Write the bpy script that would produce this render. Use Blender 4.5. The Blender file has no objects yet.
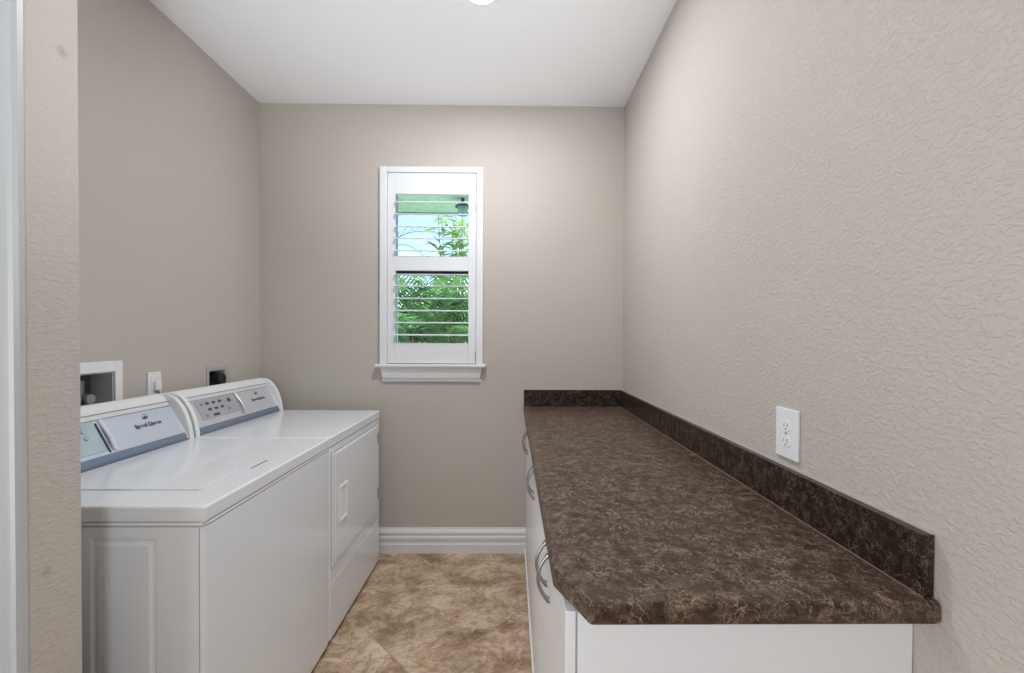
import bpy, bmesh, math, random
from mathutils import Vector, Matrix
random.seed(7)
C = bpy.context.scene.collection
PI = math.pi

# ------------------------------------------------------------------ materials
def nt(name):
    m = bpy.data.materials.new(name); m.use_nodes = True
    t = m.node_tree; b = t.nodes['Principled BSDF']
    return m, t, b

def N(t, typ, **kw):
    n = t.nodes.new(typ)
    for k, v in kw.items(): setattr(n, k, v)
    return n

def L(t, a, b): t.links.new(a, b)

def ramp(t, fac, stops):
    r = N(t, 'ShaderNodeValToRGB')
    e = r.color_ramp.elements
    while len(e) < len(stops): e.new(0.5)
    for i, (p, c) in enumerate(stops):
        e[i].position = p; e[i].color = (c[0], c[1], c[2], 1)
    if fac is not None: L(t, fac, r.inputs['Fac'])
    return r

def math_node(t, op, a, b=None):
    n = N(t, 'ShaderNodeMath', operation=op)
    for i, v in enumerate((a, b)):
        if v is None: continue
        if isinstance(v, (int, float)): n.inputs[i].default_value = v
        else: L(t, v, n.inputs[i])
    return n.outputs[0]

def noise(t, vec, scale, detail=4, rough=.55, dist=0.0):
    n = N(t, 'ShaderNodeTexNoise')
    n.inputs['Scale'].default_value = scale; n.inputs['Detail'].default_value = detail
    n.inputs['Roughness'].default_value = rough; n.inputs['Distortion'].default_value = dist
    if vec is not None: L(t, vec, n.inputs['Vector'])
    return n

def plain(name, col, rough=.4, metal=0.0, spec=.5, bump=0.0, bscale=200, coat=0.0, vary=0.0):
    m, t, b = nt(name)
    b.inputs['Base Color'].default_value = (*col, 1)
    b.inputs['Roughness'].default_value = rough
    b.inputs['Metallic'].default_value = metal
    b.inputs['Specular IOR Level'].default_value = spec
    b.inputs['Coat Weight'].default_value = coat
    tc = N(t, 'ShaderNodeTexCoord')
    nz = noise(t, tc.outputs['Object'], bscale, 3)
    if vary:
        r = ramp(t, nz.outputs['Fac'], [(.3, [c*(1-vary) for c in col]), (.7, [min(1, c*(1+vary)) for c in col])])
        L(t, r.outputs['Color'], b.inputs['Base Color'])
    if bump:
        bp = N(t, 'ShaderNodeBump'); bp.inputs['Distance'].default_value = .002
        bp.inputs['Strength'].default_value = bump
        L(t, nz.outputs['Fac'], bp.inputs['Height']); L(t, bp.outputs['Normal'], b.inputs['Normal'])
    return m

def wall_mat(name, col, strength, stretch=(1, 1, 1), marks=()):
    """painted drywall with a knock-down texture"""
    m, t, b = nt(name)
    b.inputs['Roughness'].default_value = .62
    b.inputs['Specular IOR Level'].default_value = .25
    tc = N(t, 'ShaderNodeTexCoord')
    mp = N(t, 'ShaderNodeMapping'); mp.inputs['Scale'].default_value = stretch
    L(t, tc.outputs['Object'], mp.inputs['Vector'])
    big = noise(t, mp.outputs['Vector'], 112, 4, .55, .25)
    fine = noise(t, mp.outputs['Vector'], 190, 2, .5)
    plate = ramp(t, big.outputs['Fac'], [(.46, (0, 0, 0)), (.58, (1, 1, 1))])
    h = math_node(t, 'ADD', plate.outputs['Color'], math_node(t, 'MULTIPLY', fine.outputs['Fac'], .8))
    bp = N(t, 'ShaderNodeBump'); bp.inputs['Distance'].default_value = .0012
    bp.inputs['Strength'].default_value = strength
    L(t, h, bp.inputs['Height']); L(t, bp.outputs['Normal'], b.inputs['Normal'])
    soft = noise(t, tc.outputs['Object'], 1.2, 2)
    r = ramp(t, soft.outputs['Fac'], [(.3, [c*.975 for c in col]), (.7, [c*1.02 for c in col])])
    out = r.outputs['Color']
    for p, rad, dk in marks:                       # dirty hand and scuff marks
        ds = N(t, 'ShaderNodeVectorMath', operation='DISTANCE'); L(t, tc.outputs['Object'], ds.inputs[0]); ds.inputs[1].default_value = p
        wob = math_node(t, 'ADD', ds.outputs['Value'], math_node(t, 'MULTIPLY', fine.outputs['Fac'], rad*.5))
        mr = ramp(t, math_node(t, 'DIVIDE', wob, rad), [(.3, (dk, dk, dk)), (1.0, (1, 1, 1))])
        mm = N(t, 'ShaderNodeMix', data_type='RGBA', blend_type='MULTIPLY'); mm.inputs['Factor'].default_value = 1
        L(t, out, mm.inputs['A']); L(t, mr.outputs['Color'], mm.inputs['B']); out = mm.outputs['Result']
    L(t, out, b.inputs['Base Color'])
    return m

def floor_mat():
    """stone-look tile laid on the diagonal, pale narrow grout"""
    m, t, b = nt('floor_tile')
    tc = N(t, 'ShaderNodeTexCoord'); sp = N(t, 'ShaderNodeSeparateXYZ')
    L(t, tc.outputs['Object'], sp.inputs[0])
    P = .772
    u = math_node(t, 'DIVIDE', math_node(t, 'ADD', math_node(t, 'SUBTRACT', sp.outputs[0], sp.outputs[1]), .137 + 10*P), P)
    v = math_node(t, 'DIVIDE', math_node(t, 'ADD', math_node(t, 'ADD', sp.outputs[0], sp.outputs[1]), .600 + 10*P), P)
    fu = math_node(t, 'FRACT', u); fv = math_node(t, 'FRACT', v)
    iu = math_node(t, 'FLOOR', u); iv = math_node(t, 'FLOOR', v)
    def edge(f): return math_node(t, 'MINIMUM', f, math_node(t, 'SUBTRACT', 1.0, f))
    ed = math_node(t, 'MINIMUM', edge(fu), edge(fv))
    gr = ramp(t, ed, [(.0035, (1, 1, 1)), (.0065, (0, 0, 0))])
    cb = N(t, 'ShaderNodeCombineXYZ'); L(t, iu, cb.inputs[0]); L(t, iv, cb.inputs[1])
    wn = N(t, 'ShaderNodeTexWhiteNoise'); L(t, cb.outputs[0], wn.inputs['Vector'])
    sc = N(t, 'ShaderNodeVectorMath', operation='SCALE'); L(t, wn.outputs['Color'], sc.inputs[0]); sc.inputs['Scale'].default_value = 30
    ad = N(t, 'ShaderNodeVectorMath', operation='ADD'); L(t, tc.outputs['Object'], ad.inputs[0]); L(t, sc.outputs[0], ad.inputs[1])
    # veins run along one diagonal: stretch the coordinates
    mp = N(t, 'ShaderNodeMapping'); mp.inputs['Rotation'].default_value = (0, 0, math.radians(-38)); mp.inputs['Scale'].default_value = (1.0, 1.4, 1)
    L(t, ad.outputs[0], mp.inputs['Vector'])
    cloud = noise(t, mp.outputs['Vector'], 4.4, 10, .68, .25)
    base = ramp(t, cloud.outputs['Fac'], [(.30, (.24, .165, .108)), (.42, (.40, .29, .198)), (.52, (.575, .44, .315)), (.64, (.69, .55, .41)), (.78, (.76, .64, .48))])
    vein = noise(t, mp.outputs['Vector'], 5.5, 10, .72, .7)
    vr = ramp(t, math_node(t, 'ABSOLUTE', math_node(t, 'SUBTRACT', vein.outputs['Fac'], .5)), [(0, (.55, .43, .32)), (.05, (1, 1, 1))])
    blot = noise(t, ad.outputs[0], 30, 7, .72)
    br = ramp(t, blot.outputs['Fac'], [(.36, (.58, .52, .46)), (.48, (1, 1, 1))])
    mx = N(t, 'ShaderNodeMix', data_type='RGBA', blend_type='MULTIPLY'); mx.inputs['Factor'].default_value = .75
    L(t, base.outputs['Color'], mx.inputs['A']); L(t, vr.outputs['Color'], mx.inputs['B'])
    mx2 = N(t, 'ShaderNodeMix', data_type='RGBA', blend_type='MULTIPLY'); mx2.inputs['Factor'].default_value = .7
    L(t, mx.outputs['Result'], mx2.inputs['A']); L(t, br.outputs['Color'], mx2.inputs['B'])
    mg = N(t, 'ShaderNodeMix', data_type='RGBA'); L(t, math_node(t, 'MULTIPLY', gr.outputs['Color'], .6), mg.inputs['Factor'])
    L(t, mx2.outputs['Result'], mg.inputs['A']); mg.inputs['B'].default_value = (.33, .235, .16, 1)
    L(t, mg.outputs['Result'], b.inputs['Base Color'])
    b.inputs['Roughness'].default_value = .42; b.inputs['Specular IOR Level'].default_value = .35
    bp = N(t, 'ShaderNodeBump'); bp.inputs['Distance'].default_value = .0015; bp.inputs['Strength'].default_value = .5
    h = math_node(t, 'SUBTRACT', math_node(t, 'MULTIPLY', cloud.outputs['Fac'], .5), gr.outputs['Color'])
    L(t, h, bp.inputs['Height']); L(t, bp.outputs['Normal'], b.inputs['Normal'])
    return m

def laminate_mat(name, gain=1.0, rough=.30, vg=1.0):
    """dark brown stone-pattern laminate with pale crackled veins"""
    m, t, b = nt(name)
    tc = N(t, 'ShaderNodeTexCoord')
    wob = noise(t, tc.outputs['Object'], 40, 4, .65)
    sc = N(t, 'ShaderNodeVectorMath', operation='SCALE'); L(t, wob.outputs['Color'], sc.inputs[0]); sc.inputs['Scale'].default_value = .045
    ad = N(t, 'ShaderNodeVectorMath', operation='ADD'); L(t, tc.outputs['Object'], ad.inputs[0]); L(t, sc.outputs[0], ad.inputs[1])
    cl = noise(t, ad.outputs[0], 38, 8, .72, 1.0)
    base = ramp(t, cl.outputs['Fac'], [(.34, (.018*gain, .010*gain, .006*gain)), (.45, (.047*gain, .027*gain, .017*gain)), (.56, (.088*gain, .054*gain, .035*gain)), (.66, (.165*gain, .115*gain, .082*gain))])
    def vein(scale, width, amt):
        vo = N(t, 'ShaderNodeTexVoronoi', feature='DISTANCE_TO_EDGE'); vo.inputs['Scale'].default_value = scale
        L(t, ad.outputs[0], vo.inputs['Vector'])
        r = ramp(t, vo.outputs['Distance'], [(0, (1, 1, 1)), (width, (0, 0, 0))])
        mask = noise(t, tc.outputs['Object'], scale*.45, 3)
        mr = ramp(t, mask.outputs['Fac'], [(.46, (0, 0, 0)), (.62, (1, 1, 1))])
        return math_node(t, 'MULTIPLY', math_node(t, 'MULTIPLY', r.outputs['Color'], mr.outputs['Color']), amt)
    v = math_node(t, 'MAXIMUM', vein(60, .06, 1.0), vein(105, .07, .85))
    mx = N(t, 'ShaderNodeMix', data_type='RGBA'); L(t, v, mx.inputs['Factor'])
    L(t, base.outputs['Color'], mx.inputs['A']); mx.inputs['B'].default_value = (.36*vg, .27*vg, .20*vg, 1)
    L(t, mx.outputs['Result'], b.inputs['Base Color'])
    b.inputs['Roughness'].default_value = rough; b.inputs['Specular IOR Level'].default_value = .38
    bp = N(t, 'ShaderNodeBump'); bp.inputs['Distance'].default_value = .0006; bp.inputs['Strength'].default_value = .35
    L(t, cl.outputs['Fac'], bp.inputs['Height']); L(t, bp.outputs['Normal'], b.inputs['Normal'])
    return m

def glass_mat():
    m, t, b = nt('window_glass'); t.nodes.remove(b)
    tr = N(t, 'ShaderNodeBsdfTransparent'); tr.inputs['Color'].default_value = (.93, .97, .96, 1)
    gl = N(t, 'ShaderNodeBsdfGlossy'); gl.inputs['Roughness'].default_value = .02
    fr = N(t, 'ShaderNodeFresnel'); fr.inputs['IOR'].default_value = 1.45
    mx = N(t, 'ShaderNodeMixShader'); L(t, fr.outputs[0], mx.inputs[0]); L(t, tr.outputs[0], mx.inputs[1]); L(t, gl.outputs[0], mx.inputs[2])
    L(t, mx.outputs[0], t.nodes['Material Output'].inputs['Surface'])
    return m

def leaf_mat(name, a, c):
    m, t, b = nt(name)
    oi = N(t, 'ShaderNodeTexCoord'); nz = noise(t, oi.outputs['Object'], 5, 3)
    r = ramp(t, nz.outputs['Fac'], [(.35, a), (.65, c)])
    L(t, r.outputs['Color'], b.inputs['Base Color']); b.inputs['Roughness'].default_value = .4
    tl = N(t, 'ShaderNodeBsdfTranslucent'); L(t, r.outputs['Color'], tl.inputs['Color'])
    mx = N(t, 'ShaderNodeMixShader'); mx.inputs[0].default_value = .4
    L(t, b.outputs[0], mx.inputs[1]); L(t, tl.outputs[0], mx.inputs[2])
    L(t, mx.outputs[0], t.nodes['Material Output'].inputs['Surface'])
    return m

def emit_mat(name, col, s):
    m, t, b = nt(name)
    b.inputs['Base Color'].default_value = (*col, 1)
    b.inputs['Emission Color'].default_value = (*col, 1); b.inputs['Emission Strength'].default_value = s
    return m

WALLC = (.505, .466, .428)
M = dict(
    wall=wall_mat('wall_paint', WALLC, .16),
    wall_rough=wall_mat('wall_paint_knockdown', WALLC, .60, (1, .75, 1.1)),
    wall_end=wall_mat('wall_paint_scuffed', WALLC, .5, (1, .55, 1.15), [((-.953, -1.745, 1.935), .022, .72), ((-.953, -1.785, .85), .020, .75)]),
    ceil=plain('ceiling_paint', (.86, .875, .90), .8, spec=.2, bump=.15, bscale=120),
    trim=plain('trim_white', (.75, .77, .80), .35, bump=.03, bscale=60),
    floor=floor_mat(),
    lam=laminate_mat('laminate_top', .85, .40, 1.0), lam_shade=laminate_mat('laminate_splash_shaded', .28, .25, .45),  # splash: same laminate, colour darkened because it faces less light
    caulk=plain('caulk', (.50, .455, .41), .6, bump=.1),
    caulk_d=plain('joint_brown', (.20, .15, .12), .5, bump=.1),
    cab=plain('cabinet_white', (.82, .84, .87), .32, bump=.02, bscale=40),
    cab_in=plain('cabinet_gap', (.22, .22, .23), .7, bump=.1),
    chrome=plain('brushed_nickel', (.36, .36, .36), .28, 1.0, bump=.03, bscale=300),
    enamel=plain('white_enamel', (.75, .785, .825), .16, bump=.008, bscale=25, coat=.3),
    plastic=plain('white_plastic', (.79, .80, .82), .35, bump=.02),
    gap_light=plain('pale_seam', (.50, .50, .51), .5, bump=.05),
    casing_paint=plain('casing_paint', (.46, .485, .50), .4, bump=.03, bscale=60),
    groove=plain('grey_seam', (.30, .30, .31), .6, bump=.05),
    silver=plain('silver_panel', (.62, .63, .68), .38, .35, bump=.01, bscale=400),
    silver_blue=plain('silver_blue_panel', (.62, .68, .78), .34, .35, bump=.01, bscale=400),
    keypad=plain('keypad_grey', (.46, .47, .50), .4, .3, bump=.02),
band=plain('pale_silver_band', (.74, .74, .77), .35, .2, bump=.01),
    lip=plain('lip_reflection', (.24, .30, .39), .22, .5, bump=.01),  # curved lower panel edge, dark reflection put into the colour
    strip=plain('shade_strip', (.11, .12, .18), .35, bump=.01),  # dark band where the panel curves under, shade as colour
    ink=plain('dark_print', (.05, .055, .08), .5, bump=.01),
    dark=plain('black_rubber', (.012, .012, .012), .5, bump=.1),
    boxin=plain('box_interior', (.55, .55, .56), .5, bump=.05),
    boxback=plain('box_back', (.10, .10, .10), .6, bump=.05),
    beige=plain('beige_plate', (.43, .40, .365), .4, bump=.03),
    hingem=plain('hinge_grey', (.36, .36, .36), .4, .5, bump=.03),
    bronze=plain('dark_sash', (.03, .045, .05), .4, bump=.03),
    sash=plain('sash_white', (.70, .75, .76), .4, bump=.03),
    glass=glass_mat(),
    lens=emit_mat('light_lens', (1, .98, .95), 6),
    soffit=plain('soffit_green_cast', (.64, .93, .72), .8, bump=.3, bscale=18, vary=.12),  # green light from the foliage put into the base colour
    fascia=plain('fascia_paint', (.03, .07, .05), .6, bump=.1),
    teal=plain('lantern_glass', (.30, .55, .60), .2, bump=.02),
    grass=plain('grass_ground', (.30, .42, .20), .9, bump=.8, bscale=60, vary=.4),
    house=plain('stucco_pale', (.80, .80, .82), .9, bump=.3, bscale=40),
    roof=plain('roof_pale', (.55, .50, .47), .8, bump=.5, bscale=25, vary=.15),
    leaf=leaf_mat('palm_green', (.07, .22, .06), (.22, .46, .14)),
    leaf_d=leaf_mat('deep_green', (.010, .045, .03), (.06, .20, .09)),
    leaf_y=leaf_mat('yellow_green', (.32, .55, .12), (.58, .75, .25)),
    leaf_b=leaf_mat('blue_green', (.16, .32, .22), (.33, .50, .34)),
    stem=plain('stem_tan', (.30, .27, .13), .6, bump=.3, bscale=50, vary=.2),
)

# ------------------------------------------------------------------ mesh helpers
def box(bm, x0, x1, y0, y1, z0, z1):
    vs = [bm.verts.new(p) for p in ((x0,y0,z0),(x1,y0,z0),(x1,y1,z0),(x0,y1,z0),(x0,y0,z1),(x1,y0,z1),(x1,y1,z1),(x0,y1,z1))]
    for f in ((0,3,2,1),(4,5,6,7),(0,1,5,4),(1,2,6,5),(2,3,7,6),(3,0,4,7)):
        bm.faces.new([vs[i] for i in f])

def extrude_poly(bm, pts, axis, a, b):
    """closed 2-D outline pts swept along axis from a to b; axis 'x': pts=(y,z), 'y': pts=(x,z), 'z': pts=(x,y)"""
    def P(p, w):
        return {'x': (w, p[0], p[1]), 'y': (p[0], w, p[1]), 'z': (p[0], p[1], w)}[axis]
    A = [bm.verts.new(P(p, a)) for p in pts]; B = [bm.verts.new(P(p, b)) for p in pts]
    n = len(pts)
    bm.faces.new(A); bm.faces.new(B[::-1])
    for i in range(n):
        bm.faces.new((A[i], B[i], B[(i+1) % n], A[(i+1) % n]))

def cyl(bm, p0, p1, r0, r1=None, n=16):
    r1 = r0 if r1 is None else r1
    p0, p1 = Vector(p0), Vector(p1); d = (p1-p0).normalized()
    a = d.orthogonal().normalized(); c = d.cross(a)
    A = []; B = []
    for i in range(n):
        th = 2*PI*i/n; o = a*math.cos(th)+c*math.sin(th)
        A.append(bm.verts.new(p0+o*r0)); B.append(bm.verts.new(p1+o*r1))
    bm.faces.new(A[::-1]); bm.faces.new(B)
    for i in range(n): bm.faces.new((A[i], A[(i+1) % n], B[(i+1) % n], B[i]))

def tube(bm, pts, r, n=10):
    pts = [Vector(p) for p in pts]; rings = []
    ref = None
    for i, p in enumerate(pts):
        d = (pts[min(i+1, len(pts)-1)]-pts[max(i-1, 0)]).normalized()
        a = d.orthogonal().normalized() if ref is None else (ref-d*ref.dot(d)).normalized()
        ref = a; c = d.cross(a)
        rr = r[i] if isinstance(r, (list, tuple)) else r
        rings.append([bm.verts.new(p+(a*math.cos(2*PI*k/n)+c*math.sin(2*PI*k/n))*rr) for k in range(n)])
    for A, B in zip(rings, rings[1:]):
        for k in range(n): bm.faces.new((A[k], A[(k+1) % n], B[(k+1) % n], B[k]))
    bm.faces.new(rings[0][::-1]); bm.faces.new(rings[-1])

def obj(name, bm, mat, parent=None, bevel=0.0, seg=2, smooth=False, kind=None, ang=40):
    bmesh.ops.recalc_face_normals(bm, faces=bm.faces)
    me = bpy.data.meshes.new(name); bm.to_mesh(me); bm.free()
    o = bpy.data.objects.new(name, me); C.objects.link(o)
    me.materials.append(mat)
    if parent is not None: o.parent = parent; o.matrix_parent_inverse = parent.matrix_world.inverted()
    if bevel:
        b = o.modifiers.new('bevel', 'BEVEL'); b.width = bevel; b.segments = seg; b.limit_method = 'ANGLE'; b.angle_limit = math.radians(ang)
        b.harden_normals = True
    if smooth or bevel:
        for p in me.polygons: p.use_smooth = True
        if smooth and not bevel:
            me.set_sharp_from_angle(angle=math.radians(ang))
    if kind: o['kind'] = kind
    return o

def B(name, mat, parent, *boxes, bevel=0.0, seg=2, kind=None):
    bm = bmesh.new()
    for b in boxes: box(bm, *b)
    return obj(name, bm, mat, parent, bevel, seg, kind=kind)

def empty(name, loc):
    o = bpy.data.objects.new(name, None); C.objects.link(o); o.location = loc
    o.empty_display_size = .05
    o.matrix_world = Matrix.Translation(loc)
    return o

def thing(name, label, cat, loc, group=None):
    o = empty(name, loc); tag(o, label, cat, group); return o

def tag(o, label, cat, group=None):
    o['label'] = label; o['category'] = cat
    if group: o['group'] = group

def wall_holes(name, mat, fn, u0, u1, v0, v1, t, holes, matback=None):
    """flat wall with rectangular openings; fn(u,v,w)->xyz, w=0 is the room face, w=t the far face"""
    bm = bmesh.new()
    us = sorted({u0, u1, *[h[0] for h in holes], *[h[1] for h in holes]})
    vs = sorted({v0, v1, *[h[2] for h in holes], *[h[3] for h in holes]})
    cache = {}
    def V(u, v, w):
        k = (u, v, w)
        if k not in cache: cache[k] = bm.verts.new(fn(u, v, w))
        return cache[k]
    def solid(i, j):
        if not (0 <= i < len(us)-1 and 0 <= j < len(vs)-1): return False
        uc, vc = (us[i]+us[i+1])/2, (vs[j]+vs[j+1])/2
        return not any(h[0] < uc < h[1] and h[2] < vc < h[3] for h in holes)
    for i in range(len(us)-1):
        for j in range(len(vs)-1):
            if not solid(i, j): continue
            a, b, c, d = us[i], us[i+1], vs[j], vs[j+1]
            for w in (0, t): bm.faces.new((V(a,c,w), V(b,c,w), V(b,d,w), V(a,d,w)))
            if not solid(i-1, j): bm.faces.new((V(a,c,0), V(a,d,0), V(a,d,t), V(a,c,t)))
            if not solid(i+1, j): bm.faces.new((V(b,c,0), V(b,d,0), V(b,d,t), V(b,c,t)))
            if not solid(i, j-1): bm.faces.new((V(a,c,0), V(b,c,0), V(b,c,t), V(a,c,t)))
            if not solid(i, j+1): bm.faces.new((V(a,d,0), V(b,d,0), V(b,d,t), V(a,d,t)))
    return obj(name, bm, mat, kind='structure')

# ------------------------------------------------------------------ room shell
XL, XR, H = -1.548, .694, 2.766
PX, PY0, PY1 = -.953, -1.816, -1.708          # partition end
HX, HY = -2.7, -4.1                           # hall limits
B('floor', M['floor'], None, (HX-.1, XR+.1, HY-.1, .15, -.06, 0), kind='structure')
B('ceiling', M['ceil'], None, (HX-.1, XR+.1, HY-.1, .15, H, H+.08), kind='structure')
WX0, WX1, WZ0, WZ1 = -.768, -.210, 1.172, 2.352
wall_holes('wall_back', M['wall'], lambda u, v, w: (u, w, v), XL-.12, XR+.1, 0, H, .15, [(WX0, WX1, WZ0, WZ1)])
LB = (-1.200, -.978, 1.050, 1.198)            # laundry box recess
DB = (-.452, -.325, 1.064, 1.160)             # dryer socket recess
wall_holes('wall_left', M['wall'], lambda u, v, w: (XL-w, u, v), PY1, 0, 0, H, .10, [LB, DB])
B('wall_right', M['wall_rough'], None, (XR, XR+.1, HY, 0, 0, H), kind='structure')
bm = bmesh.new()
box(bm, HX, PX, PY0, PY1, 0, H); box(bm, PX, XR, PY0, PY1, 2.44, H)
obj('wall_front', bm, M['wall_end'], None, .006, 3, kind='structure')
B('wall_hall_left', M['wall'], None, (HX-.1, HX, HY, PY0, 0, H), kind='structure')
B('wall_hall_back', M['wall'], None, (HX-.1, XR+.1, HY-.1, HY, 0, H), kind='structure')

# casing of the opening: fluted profile seen from the hall
def casing_profile():
    return [(0, 0), (0, .011), (.006, .016), (.016, .016), (.020, .012), (.030, .014), (.040, .018), (.050, .018), (.054, .015), (.060, .019), (.085, .021), (.089, .017), (.089, 0)]
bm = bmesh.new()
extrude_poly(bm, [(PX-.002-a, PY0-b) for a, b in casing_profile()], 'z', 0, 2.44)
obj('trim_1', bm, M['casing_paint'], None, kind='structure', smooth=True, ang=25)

def base_profile(z=1.0):
    # (depth, height): stepped 155 mm skirting
    return [(0, 0), (.016, 0), (.016, .055), (.013, .060), (.013, .078), (.0165, .084), (.0165, .100), (.013, .106), (.013, .118), (.0155, .124), (.012, .140), (.007, .147), (.006, .155), (0, .155)]
bm = bmesh.new(); extrude_poly(bm, [(-d, z) for d, z in base_profile()], 'x', XL, .0985)
obj('baseboard_back', bm, M['trim'], None, kind='structure', smooth=True, ang=25)
bm = bmesh.new(); extrude_poly(bm, [(XL+d, z) for d, z in base_profile()], 'y', PY1, -.017)
obj('baseboard_left', bm, M['trim'], None, kind='structure', smooth=True, ang=25)
bm = bmesh.new(); extrude_poly(bm, [(XR-d, z) for d, z in base_profile()], 'y', HY, -1.956)
obj('baseboard_right', bm, M['trim'], None, kind='structure', smooth=True, ang=25)

# ------------------------------------------------------------------ window
win = empty('window_1', (-.475, 0, WZ0)); win['kind'] = 'structure'
fx0, fx1, fz1 = -.806, -.174, 2.380
bm = bmesh.new()
def cas(bm, a0, a1, b0, b1): box(bm, a0, a1, -.026, 0, b0, b1)
cas(bm, fx0, WX0+.006, WZ0, fz1); cas(bm, WX1-.006, fx1, WZ0, fz1); cas(bm, WX0+.006, WX1-.006, WZ1-.008, fz1)
obj('casing', bm, M['trim'], win, .004, 2)
bm = bmesh.new()
extrude_poly(bm, [(0, WZ0-.022), (-.040, WZ0-.022), (-.045, WZ0-.016), (-.045, WZ0-.004), (-.041, WZ0), (0, WZ0)], 'x', fx0-.022, fx1+.022)
obj('sill', bm, M['trim'], win, .002, 2)
bm = bmesh.new()
z0 = WZ0-.022
# apron with a slanted, tapered face
v = [(-.802, -.032, z0), (-.178, -.032, z0), (-.178, 0, z0), (-.802, 0, z0), (-.790, -.020, z0-.066), (-.190, -.020, z0-.066), (-.190, 0, z0-.066), (-.790, 0, z0-.066)]
vs = [bm.verts.new(p) for p in v]
for f in ((0,1,2,3),(4,7,6,5),(0,4,5,1),(1,5,6,2),(2,6,7,3),(3,7,4,0)): bm.faces.new([vs[i] for i in f])
box(bm, -.794, -.186, -.012, 0, z0-.086, z0-.066)
obj('apron', bm, M['trim'], win, .003, 2)
# outer sash behind the shutter
B('sash_frame', M['sash'], win, (WX0, WX0+.035, .085, .135, WZ0, WZ1), (WX1-.035, WX1, .085, .135, WZ0, WZ1), (WX0+.035, WX1-.035, .085, .135, WZ0, WZ0+.045), (WX0+.035, WX1-.035, .085, .135, WZ1-.045, WZ1), bevel=.003)
B('meeting_rail', M['bronze'], win, (WX0+.035, WX1-.035, .090, .128, 1.742, 1.790), bevel=.002)
B('pane', M['glass'], win, (WX0+.035, WX1-.035, .108, .112, WZ0+.045, 1.742))
B('pane', M['glass'], win, (WX0+.035, WX1-.035, .116, .120, 1.790, WZ1-.045))

# plantation shutter filling the opening
sx0, sx1, sz0, sz1 = -.760, -.218, 1.176, 2.342
ox0, ox1 = -.714, -.264
sh = thing('plantation_shutter', 'white plantation shutter with open louvers filling the small window', 'shutter', (-.475, 0, sz0))
d0, d1 = -.018, .012
B('stile', M['trim'], sh, (sx0, ox0, d0, d1, sz0, sz1), bevel=.002)
B('stile', M['trim'], sh, (ox1, sx1, d0, d1, sz0, sz1), bevel=.002)
B('top_rail', M['trim'], sh, (ox0, ox1, d0+.001, d1, 2.215, sz1), bevel=.002)
B('middle_rail', M['trim'], sh, (ox0, ox1, d0+.001, d1, 1.747, 1.835), bevel=.002)
B('bottom_rail', M['trim'], sh, (ox0, ox1, d0+.001, d1, sz0, 1.303), bevel=.002)
def louver(z, tilt):
    bm = bmesh.new(); n = 20; pts = []
    for k in range(n):
        a = 2*PI*k/n; y, zz = .0440*math.cos(a), .0050*math.sin(a)
        pts.append((y*math.cos(tilt)-zz*math.sin(tilt)-.003, z+y*math.sin(tilt)+zz*math.cos(tilt)))
    extrude_poly(bm, pts, 'x', ox0+.001, ox1-.001)
    obj('louver', bm, M['trim'], sh, smooth=True, ang=60)
for z, tl in ((2.169, 17), (2.094, 15), (2.018, 14.5), (1.945, 13), (1.871, 12)): louver(z, math.radians(tl))
for z in (1.722, 1.651, 1.576, 1.501, 1.427, 1.352): louver(z, math.radians(4.0))
for z in (2.14, 1.22):
    B('hinge', M['hingem'], sh, (sx1-.003, sx1+.004, d0-.0105, d0+.004, z-.028, z+.028), bevel=.001)

# ------------------------------------------------------------------ counter and base cabinets
CF, CN = .0788, -2.000
ct = thing('countertop', 'long dark brown stone-pattern laminate countertop with backsplash on white base cabinets', 'countertop', (.39, -1.0, .876))
bm = bmesh.new()
extrude_poly(bm, [(CF, -.001), (CF, -1.892), (.127, CN), (XR-.001, CN), (XR-.001, -.001)], 'z', .876, .914)
obj('worktop', bm, M['lam'], ct, .008, 4, ang=60)
B('joint_line', M['caulk_d'], ct, (XR-.0225, XR-.0195, -1.984, -.021, .9138, .9152))
bk = B('backsplash', M['lam_shade'], ct, (XR-.020, XR-.001, -1.985, -.001, .9135, 1.0156), bevel=.0015)
B('caulk_line', M['caulk'], bk, (XR-.004, XR-.0005, -1.983, -.001, 1.0156, 1.0185))
bk = B('backsplash', M['lam_shade'], ct, (CF+.002, XR-.0205, -.020, -.001, .9135, 1.0156), bevel=.0015)
B('caulk_line', M['caulk'], bk, (CF+.002, XR-.006, -.006, -.0005, 1.0156, 1.020))

DX = .095                                      # door face plane
def bow_handle(y, z0, z1, parent):
    bm = bmesh.new(); pts = []
    for k in range(13):
        a = k/12; s = math.sin(PI*a)
        pts.append((DX-.003-.025*s**.75, y, z0+(z1-z0)*a))
    tube(bm, pts, [.0045 if 0 < i < 12 else .0075 for i in range(13)], 10)
    for z in (z0, z1): cyl(bm, (DX+.001, y, z), (DX-.004, y, z), .008, .007, 14)
    obj('handle', bm, M['chrome'], parent, smooth=True, ang=50)

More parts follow.
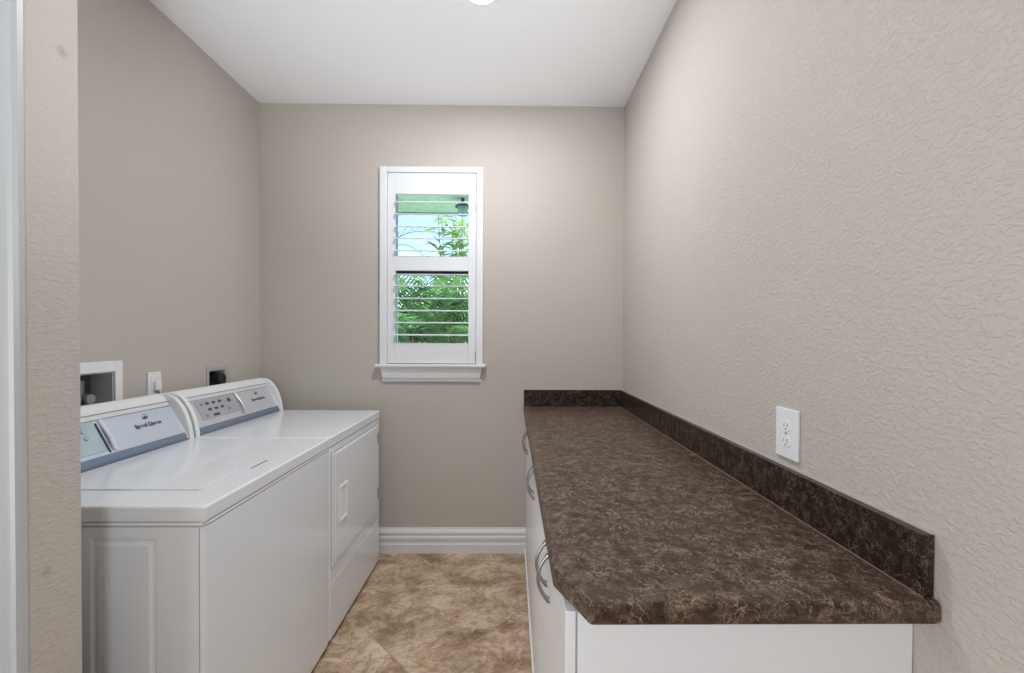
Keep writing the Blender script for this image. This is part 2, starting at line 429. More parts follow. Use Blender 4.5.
def cabinet(ya, yb, label, end):
    """ya nearer the camera"""
    t = thing('base_cabinet', label, 'cabinet', (.40, (ya+yb)/2, 0), 'white base cabinets under the counter')
    x0 = .1150
    bx = [(x0, XR-.002, ya+.016, yb-.001, .005, .8755)]
    B('carcass', M['cab_in'], t, *bx)
    B('face_frame', M['cab'], t, (x0-.0005, x0+.004, ya+.014, ya+.034, .004, .875), (x0-.0005, x0+.004, yb-.022, yb-.002, .004, .875), (x0-.0005, x0+.004, ya+.034, yb-.022, .868, .875), (x0-.0005, x0+.004, ya+.034, yb-.022, .004, .04))
    if end:
        B('end_panel', M['cab'], t, (x0+.001, XR-.0015, ya, ya+.0145, .004, .8755), bevel=.0012)
    B('kick_board', M['cab'], t, (DX-.006, x0-.001, ya+.002, yb-.002, .001, .030), bevel=.003)
    mid = (ya+yb)/2
    for a, b, hy in ((ya+.002, mid-.0015, mid-.033), (mid+.0015, yb-.002, mid+.033)):
        d = B('door', M['cab'], t, (DX, x0-.002, a, b, .034, .868), bevel=.002)
        bow_handle(hy, .711, .818, d)
    return t
cabinet(-1.950, -1.300, 'white two-door base cabinet at the near end of the counter', True)
cabinet(-1.300, -.650, 'middle white two-door base cabinet under the long counter', False)
cabinet(-.650, -.002, 'white two-door base cabinet farthest back, against the window wall', False)

# ------------------------------------------------------------------ washer and dryer
FX, BX = -.774, -1.505
def text(body, size, mat, parent, y, s, name='lettering', panel=None, bold=True, lift=.0012):
    """letters on the slanted console panel: y along the panel, s = distance up the slope"""
    cu = bpy.data.curves.new('txt', 'FONT'); cu.body = body; cu.size = size; cu.extrude = .0003
    cu.align_x = 'CENTER'; cu.align_y = 'CENTER'
    if bold: cu.offset = size*.03
    tmp = bpy.data.objects.new('txt', cu); C.objects.link(tmp)
    dg = bpy.context.evaluated_depsgraph_get()
    me = bpy.data.meshes.new_from_object(tmp.evaluated_get(dg))
    bpy.data.objects.remove(tmp)
    me.transform(panel_matrix(y, s, lift)); me.materials.clear(); me.materials.append(mat)
    o = bpy.data.objects.new(name, me); C.objects.link(o)
    o.parent = parent; o.matrix_parent_inverse = parent.matrix_world.inverted()
    return o
PA, PB = Vector((-1.364, 0, .943)), Vector((-1.429, 0, 1.062))   # flat part of the panel, bottom to top
SL = (PB-PA); SLEN = SL.length; SU = SL.normalized(); SN = Vector((0, 1, 0)).cross(SU).normalized()
if SN.x < 0: SN = -SN
def panel_matrix(y, s, lift=0.0):
    o = PA + SU*s + SN*lift; o.y = y
    m = Matrix.Identity(4)
    for i in range(3):
        m[i][0] = (0, 1, 0)[i]; m[i][1] = SU[i]; m[i][2] = SN[i]; m[i][3] = o[i]
    return m
def pbox(bm, y0, y1, s0, s1, l0, l1):
    n = len(bm.verts); bm.verts.ensure_lookup_table()
    b2 = bmesh.new(); box(b2, y0, y1, s0, s1, l0, l1); b2.transform(panel_matrix(0, 0))
    me = bpy.data.meshes.new('t'); b2.to_mesh(me); b2.free(); bm.from_mesh(me); bpy.data.meshes.remove(me)

def crown(parent, y, s):
    """small badge mark above the name: a three-pointed crown over an arc"""
    bm = bmesh.new()
    pts = [(-.009, -.004), (.009, -.004), (.011, .007), (.005, .002), (0, .009), (-.005, .002), (-.011, .007)]
    A = [bm.verts.new((a, b, 0)) for a, b in pts]; f = bm.faces.new(A)
    r = bmesh.ops.extrude_face_region(bm, geom=[f])
    for e in r['geom']:
        if isinstance(e, bmesh.types.BMVert): e.co.z += .0006
    for k in range(8):
        a0, a1 = PI*(-.05+.62*k/8), PI*(-.05+.62*(k+1)/8)
        q = [(.015*math.cos(a), .016*math.sin(a)+.001) for a in (a0, a1)] + [(.013*math.cos(a), .014*math.sin(a)+.001) for a in (a1, a0)]
        bm.faces.new([bm.verts.new((x, yy, .0003)) for x, yy in q])
    bm.transform(panel_matrix(y, s, .0010))
    obj('badge', bm, M['ink'], parent)

CAP = [(BX, 0.8970), (-1.3380, 0.8970), (-1.3390, 0.9236), (-1.3450, 0.9608), (-1.3580, 1.0027), (-1.3720, 1.0324), (-1.3880, 1.0566), (-1.4040, 1.0743), (-1.4220, 1.0864), (-1.4440, 1.0929), (-1.4690, 1.0947), (-1.4880, 1.0919), (BX, 1.0864)]
HOUSE = [(BX+.002, 0.8970), (-1.3480, 0.8970), (-1.3490, 0.9117), (-1.3600, 0.9337), (-1.4325, 1.0588), (-1.4390, 1.0721), (-1.4520, 1.0884), (-1.4700, 1.0941), (-1.4860, 1.0922), (BX+.002, 1.0855)]
PANEL = [(-1.3565, .9355), (PA.x, PA.z), (PB.x, PB.z), (PB.x-.003, PB.z-.001), (PA.x-.004, PA.z-.001), (-1.3605, .9345)]
LIP = [(-1.3455, .907), (-1.3475, .916), (-1.3510, .926), (-1.3565, .9353), (-1.3605, .9343), (-1.3555, .925), (-1.3515, .915), (-1.3495, .907)]

def console(root, y0, y1, mat):
    bm = bmesh.new(); extrude_poly(bm, HOUSE, 'y', y0+.012, y1-.012)
    c = obj('console', bm, M['plastic'], root, .002, 2, ang=50)
    for a, b in ((y0, y0+.022), (y1-.022, y1)):
        bm = bmesh.new(); extrude_poly(bm, CAP, 'y', a, b)
        obj('end_cap', bm, M['plastic'], c, .005, 3, ang=50)
    bm = bmesh.new(); extrude_poly(bm, PANEL, 'y', y0+.030, y1-.030)
    p = obj('control_panel', bm, mat, root, smooth=True, ang=35)
    bm = bmesh.new(); pbox(bm, y0+.030, y1-.030, SLEN-.017, SLEN-.001, .0002, .0022)
    obj('panel_band', bm, M['band'], p, .0008, 1)
    bm = bmesh.new(); pbox(bm, y0+.030, y1-.030, SLEN-.0195, SLEN-.017, .0002, .0012)
    obj('panel_seam', bm, M['groove'], p)
    bm = bmesh.new(); extrude_poly(bm, LIP, 'y', y0+.030, y1-.030)
    obj('panel_lip', bm, M['lip'], p, smooth=True, ang=35)
    bm = bmesh.new()
    pbox(bm, y0+.026, y1-.026, SLEN-.001, SLEN+.0022, -.003, .0035)
    obj('panel_rim', bm, M['groove'], c)
    bm = bmesh.new()
    extrude_poly(bm, [(-1.343, .9050), (-1.3455, .9105), (-1.350, .9105), (-1.350, .9050)], 'y', y0+.022, y1-.022)
    obj('toe_shade', bm, M['strip'], c)
    return p

def panel_divider(parent, y, mat, w=.010):
    bm = bmesh.new(); pts = []
    for k in range(15):
        a = k/14; s = -.004+(SLEN-.016)*a
        yy = y + .012*math.sin(PI*a*.5)*0 + (.010 if a < .06 else 0)
        pts.append(panel_matrix(yy, s, .0015+.006*math.sin(PI*min(1, a*1.15)))@Vector((0, 0, 0)))
    tube(bm, pts, w*.5, 8)
    obj('divider_rib', bm, mat, parent, smooth=True)

def machine_body(root, y0, y1, deck_name):
    # cabinet sides with an embossed rectangle on each side
    xr = FX-.014
    bm = bmesh.new(); box(bm, BX, xr, y0+.006, y1-.006, .026, .852)
    c = obj('cabinet', bm, M['enamel'], root, .002, 2)
    for s, yy in ((-1, y0+.006), (1, y1-.006)):
        bm = bmesh.new()
        # raised skin around a shallow recessed field
        o = [(BX+.001, .028), (xr-.001, .028), (xr-.001, .850), (BX+.001, .850)]
        i1 = [(-1.062, .07), (-.896, .07), (-.896, .822), (-1.062, .822)]
        i2 = [(-1.050, .082), (-.908, .082), (-.908, .810), (-1.050, .810)]
        ib = [(-1.056, .076), (-.902, .076), (-.902, .816), (-1.056, .816)]
        ic = [(-1.043, .089), (-.915, .089), (-.915, .803), (-1.043, .803)]
        rings = [[bm.verts.new((a, yy+s*d, b)) for a, b in ring] for ring, d in ((o, .006), (i1, .006), (ib, .001), (i2, .001), (ic, .006))]
        for A, Bq in zip(rings, rings[1:]):
            for k in range(4): bm.faces.new((A[k], A[(k+1) % 4], Bq[(k+1) % 4], Bq[k]))
        bm.faces.new(rings[-1])
        back = [bm.verts.new((a, yy+s*.0002, b)) for a, b in o]
        for k in range(4): bm.faces.new((back[k], back[(k+1) % 4], rings[0][(k+1) % 4], rings[0][k]))
        obj('side_panel', bm, M['enamel'], root)
    bm = bmesh.new()
    # front skin wraps round both vertical corners
    r = .011; out = [(xr+.0015, y0), (FX-r, y0)]
    for k in range(1, 8): a = -PI/2+PI/2*k/8; out.append((FX-r+r*math.cos(a), y0+r+r*math.sin(a)))
    out.append((FX, y0+r)); out.append((FX, y1-r))
    for k in range(1, 8): a = PI/2*k/8; out.append((FX-r+r*math.cos(a), y1-r+r*math.sin(a)))
    out += [(FX-r, y1), (xr+.0015, y1)]
    return out
def feet(root, y0, y1):
    for x in (BX+.07, FX-.07):
        for y in (y0+.07, y1-.07):
            bm = bmesh.new(); cyl(bm, (x, y, 0), (x, y, .026), .022, .016, 14); obj('foot', bm, M['dark'], root)

def deck(root, name, y0, y1, x1=FX+.003, lip=.034, top=.905):
    bm = bmesh.new()
    box(bm, BX, x1, y0-.002, y1, top-lip, top)
    o = obj(name, bm, M['enamel'], root, .007, 4)
    return o

# washer -----------------------------------------------------------------
WY0, WY1 = -1.580, -.834
w = thing('washing_machine', 'white top-load washing machine, nearer of the two laundry appliances', 'washing machine', (-1.13, (WY0+WY1)/2, 0))
out = machine_body(w, WY0, WY1, 'top_deck')
bm = bmesh.new(); extrude_poly(bm, out, 'z', .026, .8505); obj('front_panel', bm, M['enamel'], w, smooth=True, ang=50)
deck(w, 'top_deck', WY0, WY1, lip=.043)
bm = bmesh.new(); box(bm, BX+.01, FX-.004, WY0+.005, WY1-.005, .8505, .8655); obj('deck_gap', bm, M['gap_light'], w)
bm = bmesh.new(); extrude_poly(bm, [(BX+.01, WY0+.001), (FX-.02, WY0+.001), (FX-.004, WY0+.006), (FX+.001, WY0+.022), (FX+.001, WY1-.002), (BX+.01, WY1-.002)], 'z', .8535, .8605); obj('trim_bead', bm, M['plastic'], w, .002, 2)
feet(w, WY0, WY1)
# lid: slightly proud slab with a grey shut line
bm = bmesh.new(); extrude_poly(bm, [(-1.330, -1.470), (-.872, -1.470), (-.866, -1.464), (-.866, -.898), (-.872, -.892), (-1.330, -.892)], 'z', .9048, .9056)
obj('lid_gap', bm, M['gap_light'], w)
bm = bmesh.new(); extrude_poly(bm, [(-1.328, -1.467), (-.874, -1.467), (-.8685, -1.461), (-.8685, -.901), (-.874, -.895), (-1.328, -.895)], 'z', .904, .9085)
lid = obj('lid', bm, M['enamel'], w, .003, 3)
bm = bmesh.new()
extrude_poly(bm, [(-.868, -1.292), (-.846, -1.268), (-.846, -1.170), (-.868, -1.146), (-.874, -1.16), (-.874, -1.278)], 'z', .9052, .9102)
lt = obj('lid_grip', bm, M['enamel'], lid, .002, 2)
bm = bmesh.new(); extrude_poly(bm, [(-.8455, -1.266), (-.8425, -1.262), (-.8425, -1.176), (-.8455, -1.172)], 'z', .9051, .9085)
obj('grip_shadow_line', bm, M['groove'], lid)
cp = console(w, WY0+.008, WY1-.004, M['silver_blue'])
bm = bmesh.new(); pbox(bm, -1.50, -1.205, .004, SLEN-.022, .0002, .0025); dp = obj('display_window', bm, plain('display_glass', (.50, .62, .66), .2, .3, bump=.01), cp, .0015, 2)
panel_divider(cp, -1.178, M['plastic'], .013)
bm = bmesh.new(); pbox(bm, -1.199, -1.195, -.006, SLEN-.03, .0002, .004); obj('divider_groove', bm, M['ink'], cp)
for yy, ss in ((-1.25, .085), (-1.33, .085), (-1.41, .085), (-1.25, .06), (-1.33, .05)):
    bm = bmesh.new(); cyl(bm, panel_matrix(yy, ss, .002)@Vector((0,0,0)), panel_matrix(yy, ss, .006)@Vector((0,0,0)), .008, .007, 16); obj('button', bm, M['keypad'], cp, smooth=True)
bm = bmesh.new(); cyl(bm, panel_matrix(-1.43, .045, .002)@Vector((0,0,0)), panel_matrix(-1.43, .045, .024)@Vector((0,0,0)), .032, .026, 28); obj('dial', bm, M['plastic'], cp, smooth=True)
text('Speed Queen', .0215, M['ink'], cp, -1.005, .060, panel=True)
crown(cp, -1.005, .088)

# dryer ------------------------------------------------------------------
DY0, DY1 = -.828, -.125
d = thing('clothes_dryer', 'white front-load clothes dryer standing next to the window wall', 'dryer', (-1.13, (DY0+DY1)/2, 0))
out = machine_body(d, DY0, DY1, 'top_panel')
bm = bmesh.new(); extrude_poly(bm, out, 'z', .270, .858); obj('front_panel', bm, M['enamel'], d, smooth=True, ang=50)
bm = bmesh.new(); extrude_poly(bm, out, 'z', .026, .262); obj('lower_panel', bm, M['enamel'], d, smooth=True, ang=50)
bm = bmesh.new(); extrude_poly(bm, [(a-.0015 if a > -.80 else a, b) for a, b in out], 'z', .262, .270); obj('seam_bead', bm, M['plastic'], d, smooth=True, ang=50)
deck(d, 'top_panel', DY0+.003, DY1, x1=FX+.001, lip=.046)
feet(d, DY0, DY1)
bm = bmesh.new(); extrude_poly(bm, [(DY0+.013, .333), (DY1-.055, .333), (DY1-.055, .832), (DY0+.013, .832)], 'x', FX-.002, FX+.0006); obj('door_gap', bm, M['groove'], d)
bm = bmesh.new(); extrude_poly(bm, [(DY0+.0165, .3365), (DY1-.0585, .3365), (DY1-.0585, .8285), (DY0+.0165, .8285)], 'x', FX-.001, FX+.006)
door = obj('door', bm, M['enamel'], d, .003, 3)
bm = bmesh.new(); extrude_poly(bm, [(DY0+.046, .352), (DY1-.066, .352), (DY1-.066, .822), (DY0+.046, .822)], 'x', FX+.004, FX+.0085)
obj('door_skin', bm, M['enamel'], door, .0025, 3)
pw = [-.745, -.652, .502, .666]
bm = bmesh.new()
f0, f1 = FX+.0080, FX+.0145
b4 = .013
box(bm, f0, f1, pw[0], pw[1], pw[3]-b4, pw[3]); box(bm, f0, f1, pw[0], pw[1], pw[2], pw[2]+b4)
box(bm, f0, f1, pw[0], pw[0]+b4, pw[2]+b4, pw[3]-b4); box(bm, f0, f1, pw[1]-b4, pw[1], pw[2]+b4, pw[3]-b4)
obj('pull_frame', bm, M['plastic'], door, .002, 2)
B('pull_recess', M['cab'], door, (FX+.0080, FX+.0092, pw[0]+b4, pw[1]-b4, pw[2]+b4, pw[3]-b4))
for z in (.752, .432):
    B('hinge', M['hingem'], door, (FX+.001, FX+.009, DY1-.0575, DY1-.040, z-.030, z+.030), bevel=.002)
cp = console(d, DY0+.004, DY1+.002, M['silver'])
bm = bmesh.new(); pbox(bm, -.735, -.475, .018, SLEN-.022, .0002, .0018); kp = obj('keypad', bm, M['keypad'], cp, .001, 1)
for i in range(3):
    for j in range(2):
        bm = bmesh.new(); y = -.665+.042*i; s = .062+.030*j
        pbox(bm, y-.010, y+.010, s-.006, s+.006, .0016, .004); obj('button', bm, M['ink'], cp, .001, 1)
for y, s, ww in ((-.64, .032, .020), (-.70, .092, .010), (-.70, .035, .008), (-.54, .045, .010)):
    bm = bmesh.new(); pbox(bm, y-ww, y+ww, s-.006, s+.006, .0016, .004); obj('button', bm, M['groove'] if ww < .015 else M['ink'], cp, .001, 1)
bm = bmesh.new(); cyl(bm, panel_matrix(-.515, .088, .0015)@Vector((0,0,0)), panel_matrix(-.515, .088, .005)@Vector((0,0,0)), .011, .010, 18); obj('button', bm, M['ink'], cp, smooth=True)
panel_divider(cp, -.445, M['silver'], .012)
bm = bmesh.new(); pbox(bm, -.465, -.461, .0, SLEN-.02, .0002, .003); obj('divider_groove', bm, M['groove'], cp)
text('Speed Queen', .0215, M['ink'], cp, -.285, .058, panel=True)
crown(cp, -.285, .090)

# ------------------------------------------------------------------ wall boxes and outlets
# washer supply box
lb = thing('laundry_supply_box', 'white recessed laundry box with water valves on the left wall above the washer', 'laundry box', (XL, -1.095, 1.06))
y0, y1, z0, z1 = LB
B('frame', M['plastic'], lb, (XL, XL+.008, y0-.04, y0+.001, z0-.03, z1+.040), (XL, XL+.008, y1-.001, y1+.031, z0-.03, z1+.040), (XL, XL+.008, y0+.001, y1-.001, z1-.001, z1+.040), (XL, XL+.008, y0+.001, y1-.001, z0-.03, z0+.001), bevel=.002)
e = .002
B('liner', M['boxin'], lb, (XL-.085, XL+.0005, y0+e, y0+.006, z0+e, z1-e), (XL-.085, XL+.0005, y1-.006, y1-e, z0+e, z1-e), (XL-.085, XL+.0005, y0+.006, y1-.006, z1-.006, z1-e), (XL-.085, XL+.0005, y0+.006, y1-.006, z0+e, z0+.006))
B('back_plate', M['boxback'], lb, (XL-.088, XL-.084, y0+e, y1-e, z0+e, z1-e))
for y in (-1.135, -1.062):
    bm = bmesh.new()
    cyl(bm, (XL-.045, y, z0+.006), (XL-.045, y, z0+.118), .011); cyl(bm, (XL-.045, y, z0+.03), (XL-.045, y, z0+.058), .017)
    cyl(bm, (XL-.045, y, z0+.05), (XL-.015, y, z0+.05), .009)
    v = obj('valve', bm, M['chrome'], lb, smooth=True)
    bm = bmesh.new(); cyl(bm, (XL-.016, y, z0+.05), (XL-.006, y, z0+.05), .020, .018, 8)
    obj('valve_handle', bm, M['hingem'], v, smooth=True)
bm = bmesh.new(); tube(bm, [(XL-.03, -1.10, z0+.006), (XL-.025, -1.10, z0+.05), (XL-.02, -1.115, z0+.07), (XL-.03, -1.135, z0+.03)], .010); obj('hose', bm, M['dark'], lb, smooth=True)

# small outlet with a plug-in adapter
ol = thing('wall_outlet', 'small white outlet plate on the left wall with a plug in it', 'outlet', (XL, -.803, 1.07), 'white outlet plates')
B('cover_plate', M['plastic'], ol, (XL, XL+.006, -.826, -.756, 1.064, 1.180), bevel=.002)
B('receptacle', M['trim'], ol, (XL+.0055, XL+.0075, -.808, -.774, 1.082, 1.162), bevel=.001)
pg = thing('power_plug', 'white plug in the small outlet on the left wall', 'plug', (XL, -.785, 1.11))
B('plug_body', M['plastic'], pg, (XL+.0075, XL+.020, -.800, -.768, 1.100, 1.142), bevel=.004)
bm = bmesh.new(); tube(bm, [(XL+.014, -.784, 1.105), (XL+.016, -.780, 1.085), (XL+.024, -.775, 1.06), (XL+.02, -.76, 1.00), (XL+.02, -.76, .90)], .004); obj('cord', bm, M['hingem'], pg, smooth=True)

# dryer socket
ds = thing('dryer_socket', 'square recessed dryer socket with beige plate on the left wall above the dryer', 'socket', (XL, -.4, 1.05))
y0, y1, z0, z1 = DB
B('cover_plate', M['beige'], ds, (XL, XL+.005, y0-.018, y0+.001, z0-.018, z1+.020), (XL, XL+.005, y1-.001, y1+.032, z0-.018, z1+.020), (XL, XL+.005, y0+.001, y1-.001, z1-.001, z1+.020), (XL, XL+.005, y0+.001, y1-.001, z0-.018, z0+.001), bevel=.0015)
B('liner', M['boxin'], ds, (XL-.06, XL+.0005, y0+e, y0+.005, z0+e, z1-e), (XL-.06, XL+.0005, y1-.005, y1-e, z0+e, z1-e), (XL-.06, XL+.0005, y0+.005, y1-.005, z1-.005, z1-e), (XL-.06, XL+.0005, y0+.005, y1-.005, z0+e, z0+.005))
B('back_plate', M['dark'], ds, (XL-.064, XL-.060, y0+e, y1-e, z0+e, z1-e))
dpg = thing('dryer_plug', 'round black power plug in the beige dryer socket', 'plug', (XL, -.40, 1.09))
bm = bmesh.new(); cyl(bm, (XL-.059, -.372, 1.110), (XL+.020, -.372, 1.110), .034, .032, 24); obj('plug_body', bm, M['dark'], dpg, .004, 2)
bm = bmesh.new(); tube(bm, [(XL+.008, -.372, 1.09), (XL+.010, -.372, 1.05), (XL+.016, -.37, 1.00), (XL+.016, -.37, .90)], .009); obj('cord', bm, M['dark'], dpg, smooth=True)

# outlet above the counter
oy, oz = -1.611, 1.100
o2 = thing('wall_outlet', 'white duplex outlet on the right wall above the dark backsplash', 'outlet', (XR, oy, oz-.062), 'white outlet plates')
B('cover_plate', M['trim'], o2, (XR-.007, XR, oy-.043, oy+.043, oz-.062, oz+.062), bevel=.0025)
for s in (-1, 1):
    bm = bmesh.new(); zc = oz+s*.0195
    pts = [(oy+.0165*max(-1, min(1, 1.12*math.cos(a))), zc+.0145*math.sin(a)) for a in [2*PI*k/24 for k in range(24)]]
    extrude_poly(bm, pts, 'x', XR-.0085, XR-.006)
    rc = obj('receptacle', bm, M['plastic'], o2)
    B('slot', M['ink'], rc, (XR-.0088, XR-.0080, oy-.0075, oy-.0055, zc-.003, zc+.006), (XR-.0088, XR-.0080, oy+.0055, oy+.0075, zc-.002, zc+.005), (XR-.0088, XR-.0080, oy-.002, oy+.002, zc-.0105, zc-.0065))
bm = bmesh.new(); cyl(bm, (XR-.0085, oy, oz), (XR-.0065, oy, oz), .0035, .0035, 12); obj('screw', bm, M['hingem'], o2)

# ceiling downlight
lx, ly = -.130, -.880
dl = thing('ceiling_downlight', 'small round white downlight in the ceiling', 'ceiling light', (lx, ly, H))
bm = bmesh.new(); cyl(bm, (lx, ly, H-.006), (lx, ly, H), .076, .080, 40); obj('trim_ring', bm, M['trim'], dl, .002, 2)
bm = bmesh.new(); cyl(bm, (lx, ly, H-.009), (lx, ly, H-.005), .062, .066, 40); obj('lens', bm, M['lens'], dl, smooth=True)

# ------------------------------------------------------------------ outside the window
B('ground', M['grass'], None, (-14, 8, .16, 24, -.25, -.12), kind='structure')
B('bounce_slab', M['house'], None, (-5, 4, .16, 2.0, -.12, -.08), kind='structure')  # unseen pale slab added to bounce daylight up onto the soffit
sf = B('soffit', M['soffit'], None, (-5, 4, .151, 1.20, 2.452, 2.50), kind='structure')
B('trim_2', M['fascia'], None, (-5, 4, 1.20, 1.225, 2.440, 2.62), kind='structure')
ln = thing('soffit_lantern', 'small teal lantern hanging under the green-lit eave outside the window', 'lantern', (-.393, .8, 2.452))
bm = bmesh.new(); cyl(bm, (-.393, .80, 2.385), (-.393, .80, 2.398), .062, .050, 24); cyl(bm, (-.393, .80, 2.398), (-.393, .80, 2.452), .012); obj('cap', bm, M['fascia'], ln, smooth=True, ang=40)
bm = bmesh.new(); cyl(bm, (-.393, .80, 2.315), (-.393, .80, 2.385), .036, .042, 24); obj('shade', bm, M['teal'], ln, smooth=True, ang=40)

hs = thing('neighbour_house', 'pale stucco house with low roof far behind the palms', 'house', (-5, 16, -.12))
B('wall', M['house'], hs, (-12, 1, 15, 21, -.12, 2.3))
bm = bmesh.new(); extrude_poly(bm, [(14.4, 2.3), (21.6, 2.3), (18, 3.3)], 'x', -12.5, 1.5); obj('roof', bm, M['roof'], hs)

def frond(base, az, length, lift, droop, mat, parent, nl=26, ll=.30, lw=.020, name='frond'):
    """feather palm leaf: arched rachis with paired hanging leaflets"""
    bm = bmesh.new(); h = Vector((math.cos(az), math.sin(az), 0)); p = Vector(base); el = lift; pts = [p.copy()]
    n = 18
    for k in range(n):
        p = p + (h*math.cos(el)+Vector((0, 0, 1))*math.sin(el))*(length/n); pts.append(p.copy()); el -= droop/n*(.4+1.3*k/n)
    tube(bm, pts, [.010*(1-.85*i/n)+.001 for i in range(n+1)], 5)
    side = Vector((-h.y, h.x, 0))
    for i in range(nl):
        a = .22+.78*i/(nl-1); f = a*n; k = min(n-1, int(f)); q = pts[k].lerp(pts[k+1], f-k)
        d = (pts[k+1]-pts[k]).normalized(); up = side.cross(d).normalized()
        if up.z < 0: up = -up
        s_len = ll*(math.sin(PI*min(1, .12+.86*a))**.6)*(.85+.3*random.random())
        for sgn in (-1, 1):
            dr = (side*sgn*.80+d*.62+up*(.22+.15*random.random())).normalized()
            wv = dr.cross(up).normalized()*lw*.5
            mid = q+dr*s_len*.5; tip = q+dr*s_len-Vector((0, 0, s_len*.22))
            a0 = bm.verts.new(q-wv*.5); a1 = bm.verts.new(q+wv*.5); b0 = bm.verts.new(mid-wv); b1 = bm.verts.new(mid+wv); c0 = bm.verts.new(tip)
            bm.faces.new((a0, a1, b1, b0)); bm.faces.new((b0, b1, c0))
    return obj(name, bm, mat, parent)

def palm(loc, label, n, length, mat, stems=1, h=.5, spread=1.0, ll=.30, lw=.02, az0=0.0):
    t = thing('areca_palm', label, 'palm', loc, 'palms outside the window')
    x, y, z = loc
    bm = bmesh.new()
    for s in range(stems):
        a = 2*PI*s/max(1, stems); r = 0 if stems == 1 else .10
        tube(bm, [(x+r*math.cos(a), y+r*math.sin(a), z), (x+1.3*r*math.cos(a), y+1.3*r*math.sin(a), z+h)], [.035, .022], 8)
    obj('stem', bm, M['stem'], t, smooth=True)
    for k in range(n):
        a = az0+2*PI*k/n+random.uniform(-.25, .25)
        frond((x+.05*math.cos(a), y+.05*math.sin(a), z+h*random.uniform(.75, 1)), a, length*random.uniform(.8, 1.1), random.uniform(.75, 1.35), random.uniform(.9, 1.7)*spread, mat, t, ll=ll, lw=lw)
    return t

palm((-.95, 2.25, -.12), 'broad green feather palm low in the middle of the window view', 14, 1.50, M['leaf'], 4, 1.25, 1.0, .34, .028)
palm((-1.75, 2.9, -.12), 'feather palm with deep green leaves at the left of the window view', 9, 1.70, M['leaf_d'], 4, 1.05, 1.0, .34, .028, .3)
palm((-.45, 3.0, -.12), 'deep green feather palm behind the yellow-green plant', 13, 1.7, M['leaf_d'], 4, 1.25, .9, .36, .030, .1)
palm((-1.10, 3.9, -.12), 'large green feather palm at the back of the palm clump', 12, 1.9, M['leaf'], 5, 1.25, 1.0, .40, .032, .2)
palm((-2.30, 3.6, -.12), 'tall pale blue-green palm whose fronds droop in at upper left', 13, 1.75, M['leaf_b'], 1, 2.2, 1.3, .36, .024, .15)

def leafy(loc, label, stalks, mat, z0, z1, sp, ll, lw, n):
    t = thing('leafy_shrub', label, 'shrub', loc, 'shrubs outside the window')
    x, y, z = loc
    bs = bmesh.new(); bl = bmesh.new()
    for s in range(stalks):
        a = random.uniform(0, 2*PI); top = Vector((x+sp*math.cos(a)*random.random(), y+sp*math.sin(a)*random.random(), z1*random.uniform(.85, 1)+.0))
        b0 = Vector((x+.08*math.cos(a), y+.08*math.sin(a), z)); tube(bs, [b0, b0.lerp(top, .5)+Vector((0, 0, .05)), top], [.014, .010, .004], 6)
        for k in range(n):
            f = random.uniform(max(0, (z0-z)/(z1-z)), 1); q = b0.lerp(top, f); az = random.uniform(0, 2*PI); el = random.uniform(-.2, .9)
            dr = Vector((math.cos(az)*math.cos(el), math.sin(az)*math.cos(el), math.sin(el))); up = Vector((0, 0, 1)); wv = dr.cross(up).normalized()*lw*.5
            l = ll*random.uniform(.7, 1.1); p1 = q+dr*l*.35; p2 = q+dr*l*.7-Vector((0, 0, l*.06)); p3 = q+dr*l-Vector((0, 0, l*.2))
            v = [bl.verts.new(c) for c in (q, p1-wv, p1+wv, p2-wv*.8, p2+wv*.8, p3)]
            bl.faces.new((v[0], v[2], v[1])); bl.faces.new((v[1], v[2], v[4], v[3])); bl.faces.new((v[3], v[4], v[5]))
    obj('stem', bs, M['stem'], t); obj('foliage', bl, mat, t)
leafy((-.62, 2.45, -.12), 'tall yellow-green broad-leaved plant at the right of the window view', 12, M['leaf_y'], 1.5, 2.85, .36, .27, .060, 26)
leafy((-1.05, 1.75, -.12), 'low dark shrub just outside below the window', 9, M['leaf_d'], .6, 1.45, .60, .13, .045, 26)
leafy((-.62, 1.9, -.12), 'bright green leafy shrub at lower right outside the window', 10, M['leaf'], .7, 1.62, .42, .16, .05, 20)

# ------------------------------------------------------------------ light
def area(name, loc, rot, sx, sy, power, col=(1, 1, 1)):
    l = bpy.data.lights.new(name, 'AREA'); l.shape = 'RECTANGLE'; l.size = sx; l.size_y = sy; l.energy = power; l.color = col
    o = bpy.data.objects.new(name, l); C.objects.link(o); o.location = loc; o.rotation_euler = rot; return o
area('hall_light', (-.18, -3.30, 1.65), (math.radians(84), 0, 0), .3, .3, 9.5, (.95, .975, 1))
area('hall_fill', (-2.35, -3.35, 1.05), (math.radians(90), 0, math.radians(-62)), 1.3, 1.6, 28, (.94, .97, 1))  # added fill, no real fixture: brightens cabinet doors and right wall
l = bpy.data.lights.new('ceiling_fill', 'SPOT'); l.energy = 175; l.color = (.96, .98, 1); l.spot_size = math.radians(52); l.spot_blend = 1.0; l.shadow_soft_size = .12  # added spot behind the camera, only there to brighten the ceiling
o = bpy.data.objects.new('ceiling_fill', l); C.objects.link(o); o.location = (-.15, -2.95, .60)
o.rotation_euler = (Vector((-.45, -.85, 2.766))-Vector(o.location)).to_track_quat('-Z', 'Y').to_euler()
l = bpy.data.lights.new('downlight_lamp', 'AREA'); l.shape = 'DISK'; l.size = .14; l.energy = 18; l.color = (.96, .98, 1)
o = bpy.data.objects.new('downlight_lamp', l); C.objects.link(o); o.location = (lx, ly, H-.012)
l = bpy.data.lights.new('sun', 'SUN'); l.energy = 7.0; l.angle = .02; l.color = (1, .96, .88)
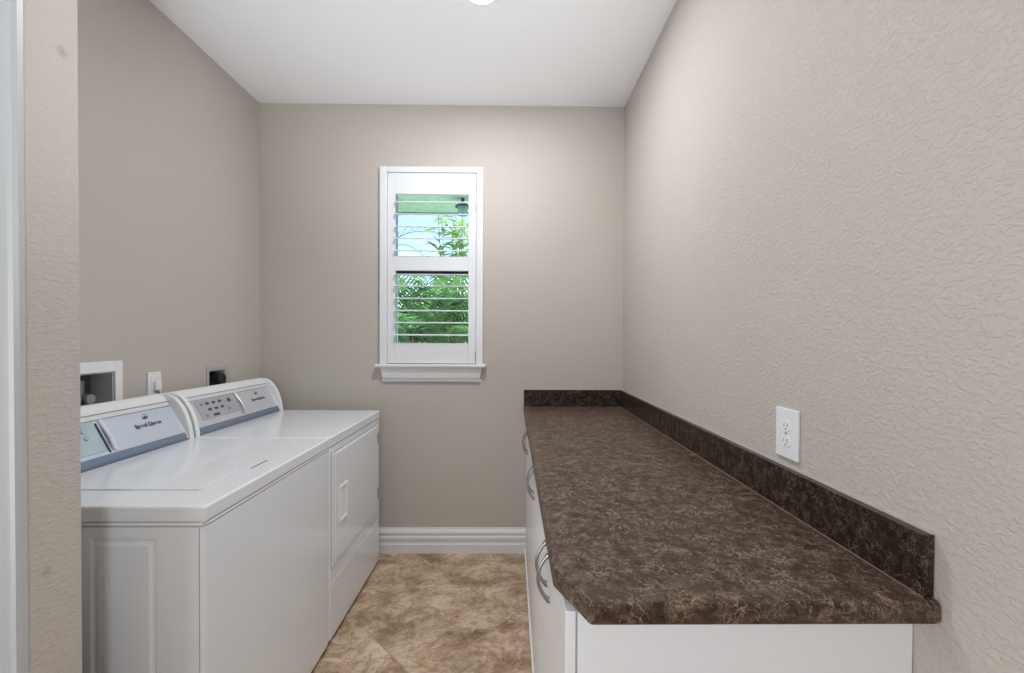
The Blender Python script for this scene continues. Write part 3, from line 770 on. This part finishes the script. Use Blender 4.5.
o = bpy.data.objects.new('sun', l); C.objects.link(o); o.rotation_euler = (math.radians(-29), math.radians(10), 0)

wd = bpy.data.worlds.new('world'); bpy.context.scene.world = wd; wd.use_nodes = True
t = wd.node_tree; bg = t.nodes['Background']
sk = N(t, 'ShaderNodeTexSky'); sk.sky_type = 'NISHITA'; sk.sun_disc = False; sk.sun_elevation = math.radians(48); sk.sun_rotation = math.radians(200); sk.air_density = 1.0; sk.dust_density = .4; sk.ozone_density = 4.0
tint = N(t, 'ShaderNodeMix', data_type='RGBA', blend_type='MULTIPLY'); tint.inputs['Factor'].default_value = 1
L(t, sk.outputs[0], tint.inputs['A']); tint.inputs['B'].default_value = (1.0, .86, .92, 1); L(t, tint.outputs['Result'], bg.inputs['Color']); bg.inputs['Strength'].default_value = .42

# ------------------------------------------------------------------ camera
F, CX, CY = 431.737, 516.14, 343.5
yaw, pitch, roll = .01176, -.012, .004918
fw = Vector((math.sin(yaw)*math.cos(pitch), math.cos(yaw)*math.cos(pitch), math.sin(pitch)))
r0 = Vector((math.cos(yaw), -math.sin(yaw), 0)); u0 = r0.cross(fw)
rr = r0*math.cos(roll)+u0*math.sin(roll); uu = -r0*math.sin(roll)+u0*math.cos(roll)
cam = bpy.data.cameras.new('camera'); co = bpy.data.objects.new('camera', cam); C.objects.link(co)
mt = Matrix.Identity(4)
for i in range(3):
    mt[i][0] = rr[i]; mt[i][1] = uu[i]; mt[i][2] = -fw[i]
mt.translation = Vector((0, -2.67726, 1.33347)); co.matrix_world = mt
cam.sensor_fit = 'HORIZONTAL'; cam.sensor_width = 36; cam.lens = F*36/1024
cam.shift_x = (512-CX)/1024; cam.shift_y = (CY-336.5)/1024; cam.clip_start = .02
S = bpy.context.scene; S.camera = co
S.view_settings.view_transform = 'Standard'; S.view_settings.look = 'None'; S.view_settings.exposure = .16
S.cycles.use_denoising = True; S.cycles.max_bounces = 10; S.cycles.diffuse_bounces = 6; S.cycles.transparent_max_bounces = 24
S.cycles.caustics_reflective = False; S.cycles.caustics_refractive = False; S.cycles.sample_clamp_indirect = 6
